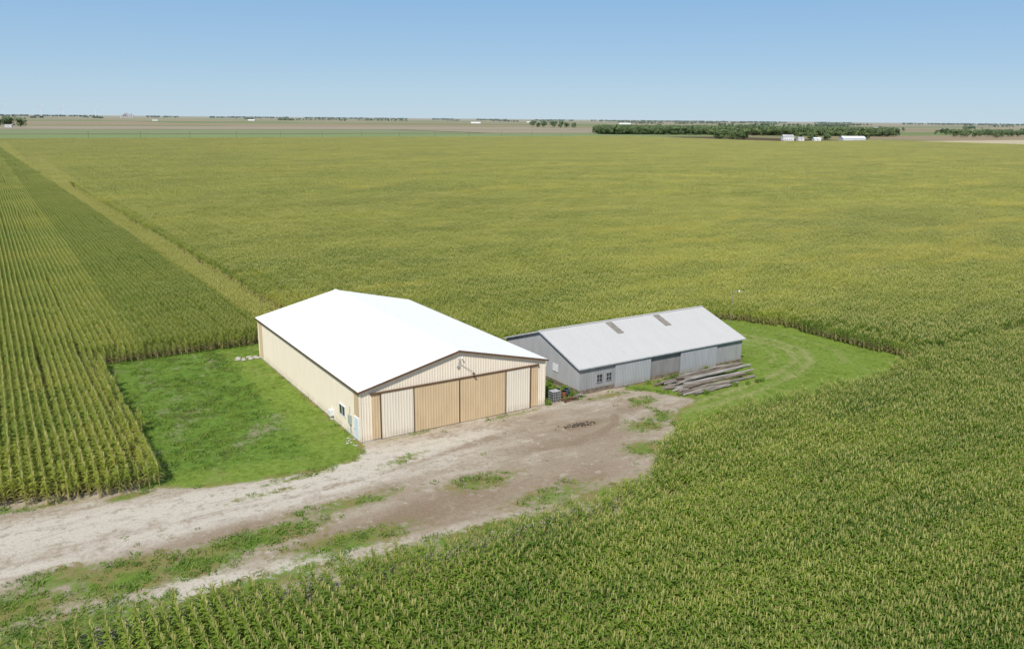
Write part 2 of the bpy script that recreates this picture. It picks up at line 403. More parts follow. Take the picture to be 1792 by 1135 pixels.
for q in [(5,57.3,5.2,3.2,.94),(1,59.6,4.,2.0,.84),(14,58.0,7.5,1.9,.94,.05),(9.5,56.4,4.5,2.2,.88),(-3,57,6,3.2,.92),(0,53,9,2.0,.90),(-12,54.5,9,3.4,.90),(12,51.7,10,1.5,.82),(26,50.2,14,1.5,.78),(42,50.5,7,1.8,.78),(51,56.5,3.,2.2,.8),(7,70.8,2.4,.8,.9),(-6,73.2,12,1.0,.76,-.12),
          (22,60,7,1.5,.72),(34,58,5,2.4,.64),(45,70.8,5,.6,.62),(33,71.1,5,.4,.64),(60,67,3,1.8,.68),(55,61,4,2.4,.68),(30,66,4,1.2,.62,.3),(16,65.3,5,.6,.6),(38,52.5,6,2.4,.70),(20,54,7,2.2,.78),(54,71.7,2,.7,.8),(52,75,2,4,.5),(59,62,3,2.4,.7),(20,67,6,.7,.6),(58,70.5,4,1,.7)]:
    grass=np.maximum(grass,blob(*q[:4],q[4],q[5] if len(q)>5 else 0))
gravel=np.clip(.30+pline([(-45,71),(-10,68.5),(2,67.2),(14,65.8),(24,65.8),(32,67.5),(40,68.5)],2.6)*.6+pline([(-45,61),(-5,61.5),(3,62),(10,62.5),(18,63),(26,64)],1.3)*.35
    +blob(26,68.5,3,2.5,.4)+blob(35,63,6,3,.15)+blob(50,70,5,1.0,.2)-blob(23,54.5,9,2.4,.35)-blob(44,57,8,3,.3)-blob(15,60,6,1.4,.3)-blob(33,53,8,2.,.3)+blob(8,54,4,2,.45)+blob(15,52.8,7,1.4,.65)+blob(28,51.5,8,1.2,.3)-blob(50,64.5,4,2.5,.2),0,1)
brown=np.clip(blob(23,54.8,9,2.2,.75)+blob(31,57,7,2.4,.65)+blob(50,61,7,3,.6)+blob(57,66,5,2,.55)+blob(5,57,5,2.8,.55)+blob(43,54,7,2.4,.6)+blob(42,66,7,2.4,.55)+blob(40,62,6,1.5,.5)+blob(13,60.2,7,1.5,.55)+blob(56,70.5,4,1,.6)+blob(26,61,5,1.2,.5)+blob(-8,56,8,3,.5)+blob(38,69.8,8,1.2,.55)+blob(48,69,5,1.5,.4)
    +.9*pline([(42.5,61.5),(46,61.0),(50,61.7),(53,63.2),(54.5,65)],.35)+.5*pline([(10,63.8),(20,63.6),(30,64.5),(40,66.5)],.5)+1.*blob(49.3,64.6,2.2,.8),0,1)
tn=vnoise(GX+77,GY+77,2.3,31)
track=np.clip((pline([(88,88),(92,84),(94.5,78),(94,72),(90,67.5),(83,64.6),(74,62.6),(62,61.8)],.5)+pline([(86,86),(89.8,82),(92.2,77),(91.8,72.6),(88.6,69),(82.5,66.6),(74,64.6),(64,63.6)],.5)
    +.7*pline([(89,80),(90,76),(88.5,72.5),(85,70)],.45)+.6*pline([(97,84),(98.5,78),(98,70),(94,65)],.5)+.5*pline([(84,82),(86.5,78),(86.5,74)],.45)+.3*pline([(90.5,86),(93.2,79.5),(93.3,73),(89.5,68.2),(82,65.4)],1.6))*(.4+.8*tn),0,1)
mown=np.clip(blur(inpoly([(23.2,70),(28.4,68),(28.4,112),(24.2,112)]),3)+blur(inpoly([(10,69),(28,66),(28,70.5),(11,73.5)]),3)+blur(lawnR,3)+blur(inpoly([(28,107),(52,107),(52,113),(28,113)]),2),0,1)
corn_any=in_left(GX,GY)|in_main(GX,GY)|in_front(GX,GY)
deep=blur(corn_any,22)>.90
m,nt,b=newmat('yard_ground')
A=lambda n_: nd(nt,'ShaderNodeAttribute',attribute_name=n_).outputs['Fac']
P=pos(nt)
n1=noise(nt,P,.33,7,.6); n2=noise(nt,P,1.9,6,.65); n3=noise(nt,P,11,4,.7); n4=noise(nt,pos(nt,(.35,1,1)),.8,5)
def lin(*tm):
    acc=None
    for k,s in tm:
        t=math_(nt,'MULTIPLY',s,k) if s is not None else k
        acc=t if acc is None else math_(nt,'ADD',acc,t)
    return acc
gr_=A('grass')
gs=sstep(nt,lin((1.,gr_),(1.1,n1),(1.5,n2),(.8,n3)),2.0,2.42)
gv=sstep(nt,lin((.9,A('gravel')),(1.1,n1),(.7,n4),(1.,n2),(.4,n3)),1.6,2.35)
dirt=mix(nt,gv,(.32,.25,.178),(.55,.495,.41))
br=sstep(nt,lin((.8,A('brown')),(1.1,n1),(1.1,n2)),1.2,1.78)
dirt=mix(nt,math_(nt,'MULTIPLY',br,.75),dirt,(.22,.15,.093))
dirt=mix(nt,math_(nt,'MULTIPLY',sstep(nt,n3,.48,.7),.28),dirt,(.64,.60,.52))
sp=noise(nt,P,5.,3,.7); dirt=mix(nt,math_(nt,'MULTIPLY',sstep(nt,sp,.56,.66),.45),dirt,(.18,.145,.10))
n5=noise(nt,pos(nt,(1,1,3)),.9,8,.75); dirt=mix(nt,math_(nt,'MULTIPLY',sstep(nt,n5,.54,.62),.5),dirt,(.21,.19,.11))
n6=noise(nt,pos(nt,(.2,1.1,1)),1.3,6,.7); dirt=mix(nt,math_(nt,'MULTIPLY',sstep(nt,n6,.53,.66),.4),dirt,(.24,.19,.135))
n7=noise(nt,P,.6,6,.7); dirt=mix(nt,math_(nt,'MULTIPLY',sstep(nt,n7,.56,.66),.35),dirt,(.60,.55,.46))
mw=A('mown')
gcol=mix(nt,sstep(nt,n2,.3,.7),(.085,.155,.02),(.16,.25,.04))
mcol=mix(nt,sstep(nt,lin((.6,n2),(.4,n3)),.38,.62),(.12,.19,.026),(.21,.28,.05))
mcol=mix(nt,math_(nt,'MULTIPLY',sstep(nt,n1,.5,.7),.35),mcol,(.26,.26,.085))
gcol=mix(nt,mw,gcol,mcol)
n8=noise(nt,P,.16,3)
bare=math_(nt,'MULTIPLY',sstep(nt,lin((.7,n1),(.6,n2),(.3,n3),(.5,n8)),1.08,1.24),math_(nt,'SUBTRACT',1.,math_(nt,'MULTIPLY',mw,.9)))
gcol=mix(nt,math_(nt,'MULTIPLY',bare,.7),gcol,(.28,.235,.17))
verge=math_(nt,'SUBTRACT',1.,sstep(nt,gr_,.88,1.))
gcol=mix(nt,math_(nt,'MULTIPLY',verge,math_(nt,'MULTIPLY',sstep(nt,n1,.40,.6),.75)),gcol,(.25,.19,.08))
gcol=mix(nt,math_(nt,'MULTIPLY',math_(nt,'MULTIPLY',A('track'),sstep(nt,n2,.25,.65)),.68),gcol,(.36,.32,.16))
cc=mix(nt,gs,dirt,gcol)
nt.links.new(cc,b.inputs['Base Color']); b.inputs['Roughness'].default_value=.95; b.inputs['Specular IOR Level'].default_value=.1
bump(nt,b,lin((.6,n2),(.45,n3),(.6,n1)),.6,.14)
MYARD=m
def sheet(name,label,cat,facemask):
    idm=-np.ones(GX.shape,int)
    fy,fx=np.nonzero(facemask)
    used=np.zeros(GX.shape,bool)
    for a,b_ in ((0,0),(0,1),(1,0),(1,1)): used[fy+a,fx+b_]=True
    idm[used]=np.arange(used.sum())
    v=np.c_[GX[used],GY[used],np.full(used.sum(),.02)]
    f=np.c_[idm[fy,fx],idm[fy,fx+1],idm[fy+1,fx+1],idm[fy+1,fx]].tolist()
    me=mesh_from(name,v.tolist(),f,[MYARD])
    for nm,arr in (('grass',grass),('gravel',gravel),('brown',brown),('track',track),('mown',mown)):
        at=me.attributes.new(nm,'FLOAT','POINT'); at.data.foreach_set('value',arr[used].astype(np.float32))
    o=bpy.data.objects.new(name,me); link(o); o['kind']='structure'; o['label']=label; o['category']=cat
cxm=GX[:-1,:-1]+st_/2; cym=GY[:-1,:-1]+st_/2
dp=deep[:-1,:-1]; LR=(lawnR|gap)[:-1,:-1]; LL=lawnL[:-1,:-1]
sheet('lawn','mown grass turnaround with worn tyre tracks','lawn',~dp&LR)
sheet('lawn','weedy green grass lot beside the cream shed','lawn',~dp&LL)
rest=~dp&~LR&~LL
sheet('driveway','pale gravel farm driveway with weedy verges','driveway',rest&(cxm<18))
sheet('yard','worn dirt and gravel yard before the sheds','yard',rest&(cxm>=18))
# ---------------------------------------------------------------- grass and weeds
def tuft(rng,n,rad,h0,h1,w_,lean):
    v=[];f=[];p=[]
    for _ in range(n):
        a=rng.uniform(0,6.28); r_=rad*math.sqrt(rng.rand()); x=r_*math.cos(a); y=r_*math.sin(a)
        az=rng.uniform(0,6.28); h=rng.uniform(h0,h1); l=lean*rng.uniform(.2,1)*h
        ca,sa=math.cos(az),math.sin(az); b_=len(v)
        v+=[(x-sa*w_,y+ca*w_,0),(x+sa*w_,y-ca*w_,0),(x+ca*l*.4+sa*w_*.8,y+sa*l*.4-ca*w_*.8,h*.6),(x+ca*l*.4-sa*w_*.8,y+sa*l*.4+ca*w_*.8,h*.6),(x+ca*l,y+sa*l,h)]
        f+=[(b_,b_+1,b_+2,b_+3),(b_+3,b_+2,b_+4)]; p+=[0.]*5
    return v,f,p
TU=[src('grass_tuft',*tuft(RS,30,.38,.04,.11,.012,.9)) for _ in range(4)]
WE=[src('weed_clump',*tuft(RS,24,.36,.04,.24,.024,1.5)) for _ in range(4)]
def green_mat(name,a,b2,dryc):
    m,nt,b=newmat(name)
    n=noise(nt,pos(nt),.5,5,.65); n_=noise(nt,pos(nt),.9,4,.6)
    c=mix(nt,sstep(nt,n,.35,.65),a,b2); c=mix(nt,math_(nt,'MULTIPLY',sstep(nt,n_,.5,.62),.5),c,dryc)
    nt.links.new(c,b.inputs['Base Color']); b.inputs['Roughness'].default_value=.6; b.inputs['Specular IOR Level'].default_value=.2
    tr=nd(nt,'ShaderNodeBsdfTranslucent',{'Color':c}); ms=nd(nt,'ShaderNodeMixShader',{0:.25,1:b.outputs[0],2:tr.outputs[0]})
    nt.links.new(ms.outputs[0],nt.nodes['Material Output'].inputs[0]); return m
MG=green_mat('grass_blade',(.14,.225,.03),(.25,.33,.056),(.27,.27,.09)); MW=green_mat('weed_leaf',(.11,.21,.028),(.21,.31,.048),(.22,.20,.08))
def samp(n,fn):
    k=RS.rand(n,2); ix=(k[:,0]*(len(xs)-1)).astype(int); iy=(k[:,1]*(len(ys)-1)).astype(int)
    pr=fn[iy,ix]; keep=RS.rand(n)<pr; keep&=~corn_any[iy,ix]
    x=xs[0]+k[:,0]*(xs[-1]-xs[0]); y=ys[0]+k[:,1]*(ys[-1]-ys[0])
    inb=((x>28.1)&(x<50)&(y>71.7)&(y<107))|((x>55.1)&(x<82)&(y>72.3)&(y<88.3))
    keep&=~inb; x=x[keep];y=y[keep]
    return x,y
pn=vnoise(GX+200,GY+200,3.1,5)*.6+vnoise(GX+200,GY+200,1.1,6)*.4
x,y=samp(60000,np.clip((grass-.5)*2,0,1)*(.12+.5*(pn>.45))*(1-.8*track))
scatter('grass',np.c_[x,y,np.full(len(x),.02)],RS.rand(len(x))*6.28,RS.uniform(.7,1.3,len(x)),RS.randint(0,4,len(x)),TU,MG,'short green grass over the lawns','grass')
x,y=samp(52000,np.clip((grass-.35)*1.8,0,1)*np.clip(1-mown,0,1)*(.22+.65*(pn>.48))+np.clip((grass>.42)&(grass<.97),0,1)*.45*(pn>.42)+.04*(grass<.42)*(pn>.55)*(gravel<.65))
scatter('weeds',np.c_[x,y,np.full(len(x),.02)],RS.rand(len(x))*6.28,RS.uniform(.3,1.35,len(x)),RS.randint(0,4,len(x)),WE,MW,'low green weeds around the lot and drive','weeds')
# rank tall weeds in the gap between the sheds and at the log pile
TW=[src('tall_weed',*tuft(RS,60,.4,.3,1.0,.035,.6)) for _ in range(3)]
pts=[(RS.uniform(50.3,55.0),RS.uniform(73.3,80)) for _ in range(46)]+[(RS.uniform(52.5,55),RS.uniform(71.6,73.6)) for _ in range(9)]+[(RS.uniform(64,79),RS.uniform(70.6,71.8)) for _ in range(30)]+[(RS.uniform(66,79),RS.uniform(64.8,65.6)) for _ in range(9)]+[(50.2,RS.uniform(71,73)) for _ in range(4)]
n=len(pts); scatter('tall_weeds',np.c_[np.array(pts),np.full(n,.02)],RS.rand(n)*6.28,RS.uniform(.35,.9,n),RS.randint(0,3,n),TW,MW,'rank tall weeds between the two sheds','weeds')

# ---------------------------------------------------------------- big cream shed
def ribmetal(name,c,c2,rough=.45,stain=None):
    m,nt,b=newmat(name)
    n=noise(nt,pos(nt,(1,1,.25)),1.2,5); cc=mix(nt,sstep(nt,n,.3,.75),c,c2)
    if stain:
        X=xyz(nt); lo=math_(nt,'SUBTRACT',1.,sstep(nt,X[2],.1,1.0)); n2=noise(nt,pos(nt,(1,1,.4)),2.5,4)
        cc=mix(nt,math_(nt,'MULTIPLY',math_(nt,'MULTIPLY',lo,sstep(nt,n2,.3,.6)),.6),cc,stain)
    nt.links.new(cc,b.inputs['Base Color']); b.inputs['Roughness'].default_value=rough; b.inputs['Specular IOR Level'].default_value=.3
    return m
CREAM=ribmetal('cream_siding',(.84,.75,.62),(.80,.71,.58),stain=(.54,.44,.34))
TAN=ribmetal('tan_translucent_panel',(.64,.49,.31),(.57,.43,.27))
CRDOOR=ribmetal('cream_door_panel',(.77,.70,.59),(.72,.65,.54),stain=(.52,.45,.36))
BROWN=simple('brown_trim',(.16,.09,.05),.5)
WROOF=simple('white_metal_roof',(.94,.93,.90),.5,.01)
WHITE=simple('white_paint',(.78,.80,.82),.5,.06)
GLASS=simple('dark_glass',(.04,.05,.06),.1,.2,spec=.6)
GREYM=simple('grey_metal',(.35,.37,.38),.4,.1)
DARK=simple('dark_metal',(.05,.05,.05),.5,.1)
CONC=simple('concrete',(.50,.47,.42),.9,.12)
bx0,bx1,by0,by1,be,br_=28.2,49.9,71.8,106.8,5.3,7.85; bm=(bx0+bx1)/2
T=thing('machine_shed',(bm,by0,0),'large cream metal shed with white roof and tan sliding doors','shed')
Lx=bx1-bx0; Ly=by1-by0
gab=(lambda t: be+(br_-be)*(1-abs(t-Lx/2)/(Lx/2)))
MB().ribbed((bx0,by0,0),(bx1,by0,0),gab,(0,-1,0),extra=(Lx/2,),depth=.04).obj('wall',CREAM,T)
MB().ribbed((bx1,by0,0),(bx1,by1,0),lambda t:be,(1,0,0)).obj('wall',CREAM,T)
MB().ribbed((bx1,by1,0),(bx0,by1,0),gab,(0,1,0),extra=(Lx/2,)).obj('wall',CREAM,T)
MB().ribbed((bx0,by1,0),(bx0,by0,0),lambda t:be,(-1,0,0),depth=.03).obj('wall',CREAM,T)
mb=MB(); mb.box(bx0-.06,bx1+.06,by0-.06,by1+.06,-.1,.14); mb.obj('foundation',CONC,T)
# roof
def roof(mb,x0,x1,y0,y1,e,r,ov,t=.10,axis='y',rib=.9,rh=.03):
    mx=(x0+x1)/2; half=(x1-x0)/2; sl=(r-e)/half
    for sgn,ex in ((-1,x0-ov),(1,x1+ov)):
        ez=e-sl*ov
        pts=[(ex,ez),(mx,r),(mx,r+t),(ex,ez+t)]
        ya,yb=y0-ov,y1+ov; b_=len(mb.v)
        for yy in (ya,yb): mb.v+=[(p[0],yy,p[1]) for p in pts]
        mb.f+=[(b_,b_+1,b_+2,b_+3),(b_+7,b_+6,b_+5,b_+4),(b_,b_+4,b_+5,b_+1),(b_+3,b_+2,b_+6,b_+7),(b_,b_+3,b_+7,b_+4)]
        yy=ya+.02
        while yy<yb:
            mb.beam((ex,yy+.02,ez+t+rh/2),(mx,yy+.02,r+t+rh/2),.05,rh); yy+=rib
    mb.beam((mx,y0-ov,r+t+.03),(mx,y1+ov,r+t+.03),.35,.05)
mb=MB(); roof(mb,bx0,bx1,by0,by1,be,br_,.28,rh=.012); RO=mb.obj('roof',WROOF,T)
sl=(br_-be)/(Lx/2); ov=.28
mb=MB()
for ex in (bx0-ov,bx1+ov): mb.beam((ex,by0-ov-.02,be-sl*ov-.0),(bm,by0-ov-.02,br_-.0),.05,.2)
mb.beam((bx0-ov-.025,by0-ov,be-sl*ov),(bx0-ov-.025,by1+ov,be-sl*ov),.05,.17)
mb.beam((bx1+ov+.025,by0-ov,be-sl*ov),(bx1+ov+.025,by1+ov,be-sl*ov),.05,.17)
mb.obj('fascia',BROWN,T)
def rib_door(name,mat,x0,x1,y,z0,z1,parent,label=None,dep=.08,sp=.3):
    mb=MB(); mb.box(x0,x1,y,y+dep-.01,z0,z1); mb.ribbed((x0+.005,y-.004,0),(x1-.005,y-.004,0),lambda t:z1-.005,(0,-1,0),z0=z0+.005,spacing=sp,depth=.04)
    return mb.obj(name,mat,parent,label)
yd=by0-.16; dt=4.78
rib_door('sliding_door',CRDOOR,30.35,33.82,yd,.08,dt,T,'cream ribbed sliding door leaf')
rib_door('sliding_door',TAN,33.92,39.02,yd,.08,dt,T,'tan translucent sliding door leaf')
rib_door('sliding_door',TAN,39.16,44.70,yd,.08,dt,T,'tan translucent sliding door leaf')
rib_door('sliding_door',CRDOOR,44.80,47.85,yd,.08,dt,T,'cream ribbed sliding door leaf')
rib_door('side_panel',TAN,29.35,30.2,by0-.1,.16,dt,T,'tan translucent wall strip',.05)
rib_door('side_panel',TAN,48.0,48.9,by0-.1,.16,dt,T,'tan translucent wall strip',.05)
mb=MB(); mb.box(29.2,49.0,by0-.24,by0-.05,dt+.02,dt+.17); mb.obj('door_track',BROWN,T)
for xx in (30.27,33.87,39.09,44.75,47.92): MB().box(xx-.045,xx+.045,yd-.05,yd+.02,.08,dt).obj('door_trim',BROWN,T)
# translucent strips, openings of the long wall
MB().ribbed((bx0-.03,by0+1.5,0),(bx0-.03,by0+.35,0),lambda t:be-.25,(-1,0,0),z0=2.5,depth=.03).obj('side_panel',TAN,T,'tan translucent strip in the long wall')
MB().ribbed((bx0-.03,by1-.3,0),(bx0-.03,by1-1.6,0),lambda t:be-.25,(-1,0,0),z0=.2,depth=.03).obj('side_panel',TAN,T,'tan translucent strip in the long wall')
for (xx,yy) in ((bx0,by0),(bx1,by0),(bx0,by1)): MB().box(xx-.07,xx+.07,yy-.07,yy+.07,.14,be-.1).obj('corner_trim',CREAM,T)
def win_x(parent,x,yc,z0,z1,wd,frame=WHITE,name='window',sgn=-1):
    w_=MB(); a=x+sgn*.03
    w_.box(min(a,a+sgn*.04),max(a,a+sgn*.04),yc-wd/2,yc+wd/2,z0,z1); wo=w_.obj(name,GLASS,parent)
    f_=MB(); x0_,x1_=sorted((x,x+sgn*.1))
    for q in ((yc-wd/2-.06,yc-wd/2,z0-.06,z1+.06),(yc+wd/2,yc+wd/2+.06,z0-.06,z1+.06),(yc-wd/2,yc+wd/2,z0-.06,z0),(yc-wd/2,yc+wd/2,z1,z1+.06),(yc-.03,yc+.03,z0,z1)): f_.box(x0_,x1_,*q)
    fo=f_.obj('frame',frame); fo.parent=wo
win_x(T,bx0,76.6,1.45,2.45,1.5)
mb=MB(); mb.box(bx0-.09,bx0-.02,72.3,73.25,.14,2.3); DO=mb.obj('door',simple('door_white',(.68,.76,.82),.5,.05),T,'pale blue white side entry door')
mb=MB()
for q in ((72.2,72.3,.14,2.4),(73.25,73.35,.14,2.4),(72.3,73.25,2.3,2.4)): mb.box(bx0-.12,bx0-.01,*q)
fo=mb.obj('frame',WHITE); fo.parent=DO
mb=MB(); mb.tube((bx0-.09,73.15,1.1),(bx0-.16,73.15,1.1),.03,.03,8); h=mb.obj('handle',DARK); h.parent=DO
mb=MB(); mb.box(bx0-.22,bx0-.01,74.1,74.7,1.2,2.1); mb.box(bx0-.12,bx0-.03,74.35,74.43,.1,1.2); mb.tube((bx0-.1,74.4,2.1),(bx0-.1,74.4,3.0),.03,.03,6); mb.obj('electric_box',simple('box_green_grey',(.42,.48,.44),.5),T)
mb=MB(); mb.box(bx0-.45,bx0-.01,79.2,79.8,.5,1.1); mb.box(bx0-.3,bx0-.05,79.4,79.6,.0,.5); mb.obj('vent_box',WHITE,T)
# gable lights
mb=MB(); mb.tube((bm,by0-.04,7.15),(bm+.1,by0-.25,7.15),.02,.02,6)
for d_ in (-.16,.16): mb.tube((bm+.1+d_,by0-.2,7.15),(bm+.1+d_*1.5,by0-.36,7.05),.05,.09,10)
mb.obj('floodlight',WHITE,T)
mb=MB(); mb.tube((bm,by0-.05,6.5),(bm+1.4,by0-.2,5.55),.02,.02,6); mb.tube((bm+1.4,by0-.2,5.55),(bm+1.55,by0-.5,5.4),.02,.02,6); mb.tube((bm+1.55,by0-.5,5.42),(bm+1.55,by0-.5,5.2),.05,.17,12); mb.obj('lamp',DARK,T)
mb=MB(); mb.tube((bm,by0-.04,6.1),(bm,by0-.09,6.1),.2,.2,16); mb.obj('vent',GREYM,T)

# ---------------------------------------------------------------- grey barn
GB=ribmetal('grey_siding',(.34,.345,.35),(.28,.285,.29),stain=(.20,.155,.12))
GBL=ribmetal('light_grey_siding',(.40,.405,.41),(.35,.355,.36),stain=(.28,.25,.22))
GD=ribmetal('grey_door',(.38,.39,.41),(.33,.345,.36),stain=(.28,.24,.20))
GW=ribmetal('weathered_grey',(.28,.275,.27),(.22,.21,.21),stain=(.15,.11,.08))
m,nt,b=newmat('galvanised_roof')
n=noise(nt,pos(nt,(.8,.12,1)),.9,6,.6); n2=noise(nt,pos(nt,(3,.2,1)),1.2,4)
c=mix(nt,sstep(nt,n,.3,.7),(.54,.53,.515),(.52,.51,.49)); c=mix(nt,math_(nt,'MULTIPLY',sstep(nt,n2,.55,.8),.4),c,(.45,.42,.38))
nt.links.new(c,b.inputs['Base Color']); b.inputs['Roughness'].default_value=.7; b.inputs['Specular IOR Level'].default_value=.15
GROOF=m
gx0,gx1,gy0,gy1,ge,gr=55.2,81.9,72.4,88.2,3.3,5.9; gm=(gy0+gy1)/2
T=thing('barn',((gx0+gx1)/2,gy0,0),'long weathered grey metal barn with gable roof','barn')
Ly=gy1-gy0; gab=lambda t: ge+(gr-ge)*(1-abs(t-Ly/2)/(Ly/2))
MB().ribbed((gx0,gy0,0),(60.5,gy0,0),lambda t:ge,(0,-1,0),spacing=.25).obj('wall',GB,T)
MB().ribbed((77.,gy0,0),(gx1,gy0,0),lambda t:ge,(0,-1,0),spacing=.25).obj('wall',GB,T)
MB().ribbed((gx1,gy1,0),(gx0,gy1,0),lambda t:ge,(0,1,0),spacing=.25).obj('wall',GB,T)
MB().ribbed((gx1,gy0,0),(gx1,gy1,0),gab,(1,0,0),spacing=.25,extra=(Ly/2,)).obj('wall',GB,T)
mb=MB(); mb.ribbed((gx0,gy1,0),(gx0,gy0,0),gab,(-1,0,0),spacing=.25,extra=(Ly/2,)); mb.obj('gable_wall',GBL,T,'lighter grey gable end siding')
mb=MB(); mb.ribbed((60.5,gy0+.1,0),(77.,gy0+.1,0),lambda t:ge,(0,-1,0),spacing=.2); mb.obj('recessed_wall',GW,T,'darker weathered wall between doors')
rib_door('sliding_door',GD,60.4,65.9,gy0-.16,.1,2.95,T,'blue grey ribbed sliding door',sp=.25)
rib_door('sliding_door',GD,70.85,77.1,gy0-.16,.1,2.95,T,'blue grey ribbed sliding door',sp=.25)
mb=MB(); mb.box(60.2,77.3,gy0-.2,gy0-.02,2.97,3.08); mb.obj('door_track',GREYM,T)
OB=simple('old_base',(.26,.21,.16),.9,.25,2.)
for q in ((gx0-.05,60.38,gy0-.07,gy0-.005,0,.55),(77.12,gx1+.05,gy0-.07,gy0-.005,0,.45),(gx0-.07,gx0-.005,gy0,gy1,0,.6),(65.92,70.83,gy0-.02,gy0+.06,0,.5)):
    MB().box(*q).obj('foundation',OB,T)
def win_y(parent,y,xc,z0,z1,wd,frame):
    w_=MB(); w_.box(xc-wd/2,xc+wd/2,y-.07,y-.03,z0,z1); wo=w_.obj('window',GLASS,parent)
    f_=MB()
    for q in ((xc-wd/2-.06,xc-wd/2,z0-.06,z1+.06),(xc+wd/2,xc+wd/2+.06,z0-.06,z1+.06),(xc-wd/2,xc+wd/2,z0-.06,z0),(xc-wd/2,xc+wd/2,z1,z1+.06),(xc-.02,xc+.02,z0,z1),(xc-wd/2,xc-.02,(z0+z1)/2-.02,(z0+z1)/2+.02),(xc+.02,xc+wd/2,(z0+z1)/2-.02,(z0+z1)/2+.02)): f_.box(q[0],q[1],y-.1,y-.01,q[2],q[3])
    fo=f_.obj('frame',frame); fo.parent=wo
win_y(T,gy0,58.1,1.2,2.1,.75,GREYM); win_y(T,gy0,59.5,1.2,2.1,.75,GREYM)
for yc in (77.1,79.6):
    mb=MB(); mb.box(gx0-.09,gx0-.03,yc-.55,yc+.55,1.7,2.6); mb.obj('window',WHITE,T,'white covered window opening')
mb=MB(); roof(mb,-Ly/2,Ly/2,0,gx1-gx0,ge,gr,.3,t=.07,rib=.75,rh=.012)
mb.v=[(gx0+v[1],gm-v[0],v[2]) for v in mb.v]
RO=mb.obj('roof',GROOF,T)
sl=(gr-ge)/(Ly/2)
SKL=simple('old_skylight',(.30,.27,.23),.5,.15,3)
for xx in (65.3,73.3):
    mb=MB(); ya=gm-.4; yb=gm-3.0
    za=gr+.13-sl*.4; zb=gr+.13-sl*3.0
    mb.quad((xx-.5,yb,zb),(xx+.5,yb,zb),(xx+.5,ya,za),(xx-.5,ya,za)); mb.quad((xx-.5,yb,zb),(xx-.5,yb,zb-.05),(xx+.5,yb,zb-.05),(xx+.5,yb,zb))
    mb.quad((xx-.5,yb,zb),(xx-.5,ya,za),(xx-.5,ya,za-.05),(xx-.5,yb,zb-.05)); o=mb.obj('skylight',SKL); o.parent=RO
mb=MB()
for y_ in (gy0-.3,gy1+.3): mb.beam((gx0-.32,y_,ge-sl*.3+.02),(gx0-.32,gm,gr+.02),.04,.16,up=(0,0,1))
mb.beam((gx0-.3,gy0-.325,ge-sl*.3),(gx1+.3,gy0-.325,ge-sl*.3),.05,.14)
mb.obj('fascia',simple('pale_trim',(.55,.57,.58),.5),T)

# ---------------------------------------------------------------- logs
WOODS=[simple('weathered_log',(.33,.29,.245),.9,.3,2.,stretch=(.2,3,3)),simple('brown_log',(.24,.195,.155),.9,.3,2.,stretch=(.2,3,3)),simple('grey_log',(.40,.37,.33),.9,.25,2.,stretch=(.2,3,3))]
LG=[]
for y0_,l in [(65.4,0),(65.9,0),(66.35,0),(66.8,0),(67.25,0),(67.7,0),(68.15,0),(68.6,0),(69.05,0),(69.5,0),(69.95,0),(70.4,0),(67.0,1),(67.5,1),(68.0,1),(68.45,1),(68.9,1),(69.4,1),(69.9,1),(68.2,2),(68.7,2),(69.2,2),(69.6,2)]:
    x0_=64.8+random.uniform(0,2.8)+l*.5+max(0,66.6-y0_)*.8; L_=random.uniform(7.,13.2)-(1.5 if y0_<66.5 else 0)
    LG.append((x0_,y0_,min(L_,79.3-x0_),l,random.uniform(-.06,.09)))
for i,(x,y,L,l,a) in enumerate(LG):
    r0=random.uniform(.13,.25); r1=r0*random.uniform(.5,.85); z=.02+.19+l*.36
    mb=MB(); n=9; bow=random.uniform(-.3,.3)
    P_=[Vector((x+L*k/n, y+math.sin(a)*L*k/n+bow*math.sin(math.pi*k/n)+random.uniform(-.05,.05), z+random.uniform(-.03,.04)+(random.uniform(0,.12) if l else 0)*k/n)) for k in range(n+1)]
    N=9
    for k,p in enumerate(P_):
        rr=r0+(r1-r0)*k/n
        for q in range(N):
            t=6.2832*q/N; rj=rr*random.uniform(.82,1.12); mb.v.append((p.x+(random.uniform(-.14,.14) if k in (0,n) else 0),p.y+rj*math.cos(t),p.z+rj*math.sin(t)))
    for k in range(n):
        for q in range(N):
            mb.f.append((k*N+q,k*N+(q+1)%N,(k+1)*N+(q+1)%N,(k+1)*N+q))
    mb.f.append(tuple(range(N))[::-1]); mb.f.append(tuple(n*N+q for q in range(N)))
    o=mb.obj('log',WOODS[(i*5+i//3)%3],None,'long weathered timber log stacked on the grass',smooth=False,loc=(x,y,z)); o['category']='log'; o['group']='logs piled before the barn'

# ---------------------------------------------------------------- stones
def stone(x,y,s,mat,name='stone',lab='pale limestone rock lying by the shed corner'):
    mb=MB(); n=8
    for j in range(5):
        ph=math.pi*j/4
        for i in range(n):
            t=6.2832*i/n; r=s*random.uniform(.75,1.1)
            mb.v.append((x+r*math.sin(ph)*math.cos(t)*1.2,y+r*math.sin(ph)*math.sin(t),.02+s*.3+r*.45*math.cos(ph)))
    for j in range(4):
        for i in range(n): mb.f.append((j*n+i,(j+1)*n+i,(j+1)*n+(i+1)%n,j*n+(i+1)%n))
    o=mb.obj(name,mat,None,lab,loc=(x,y,.02)); o['category']='rock'; o['group']='rocks beside the shed'
ST=simple('limestone',(.56,.52,.46),.9,.2,4)
for k in range(14): stone(27.0+random.gauss(-.2,.7),106.6+random.gauss(0,.4),random.uniform(.16,.34),ST)
for k in range(9): stone(27.3+random.gauss(0,.3),72.6+random.uniform(-1.6,1.2),random.uniform(.08,.18),ST)

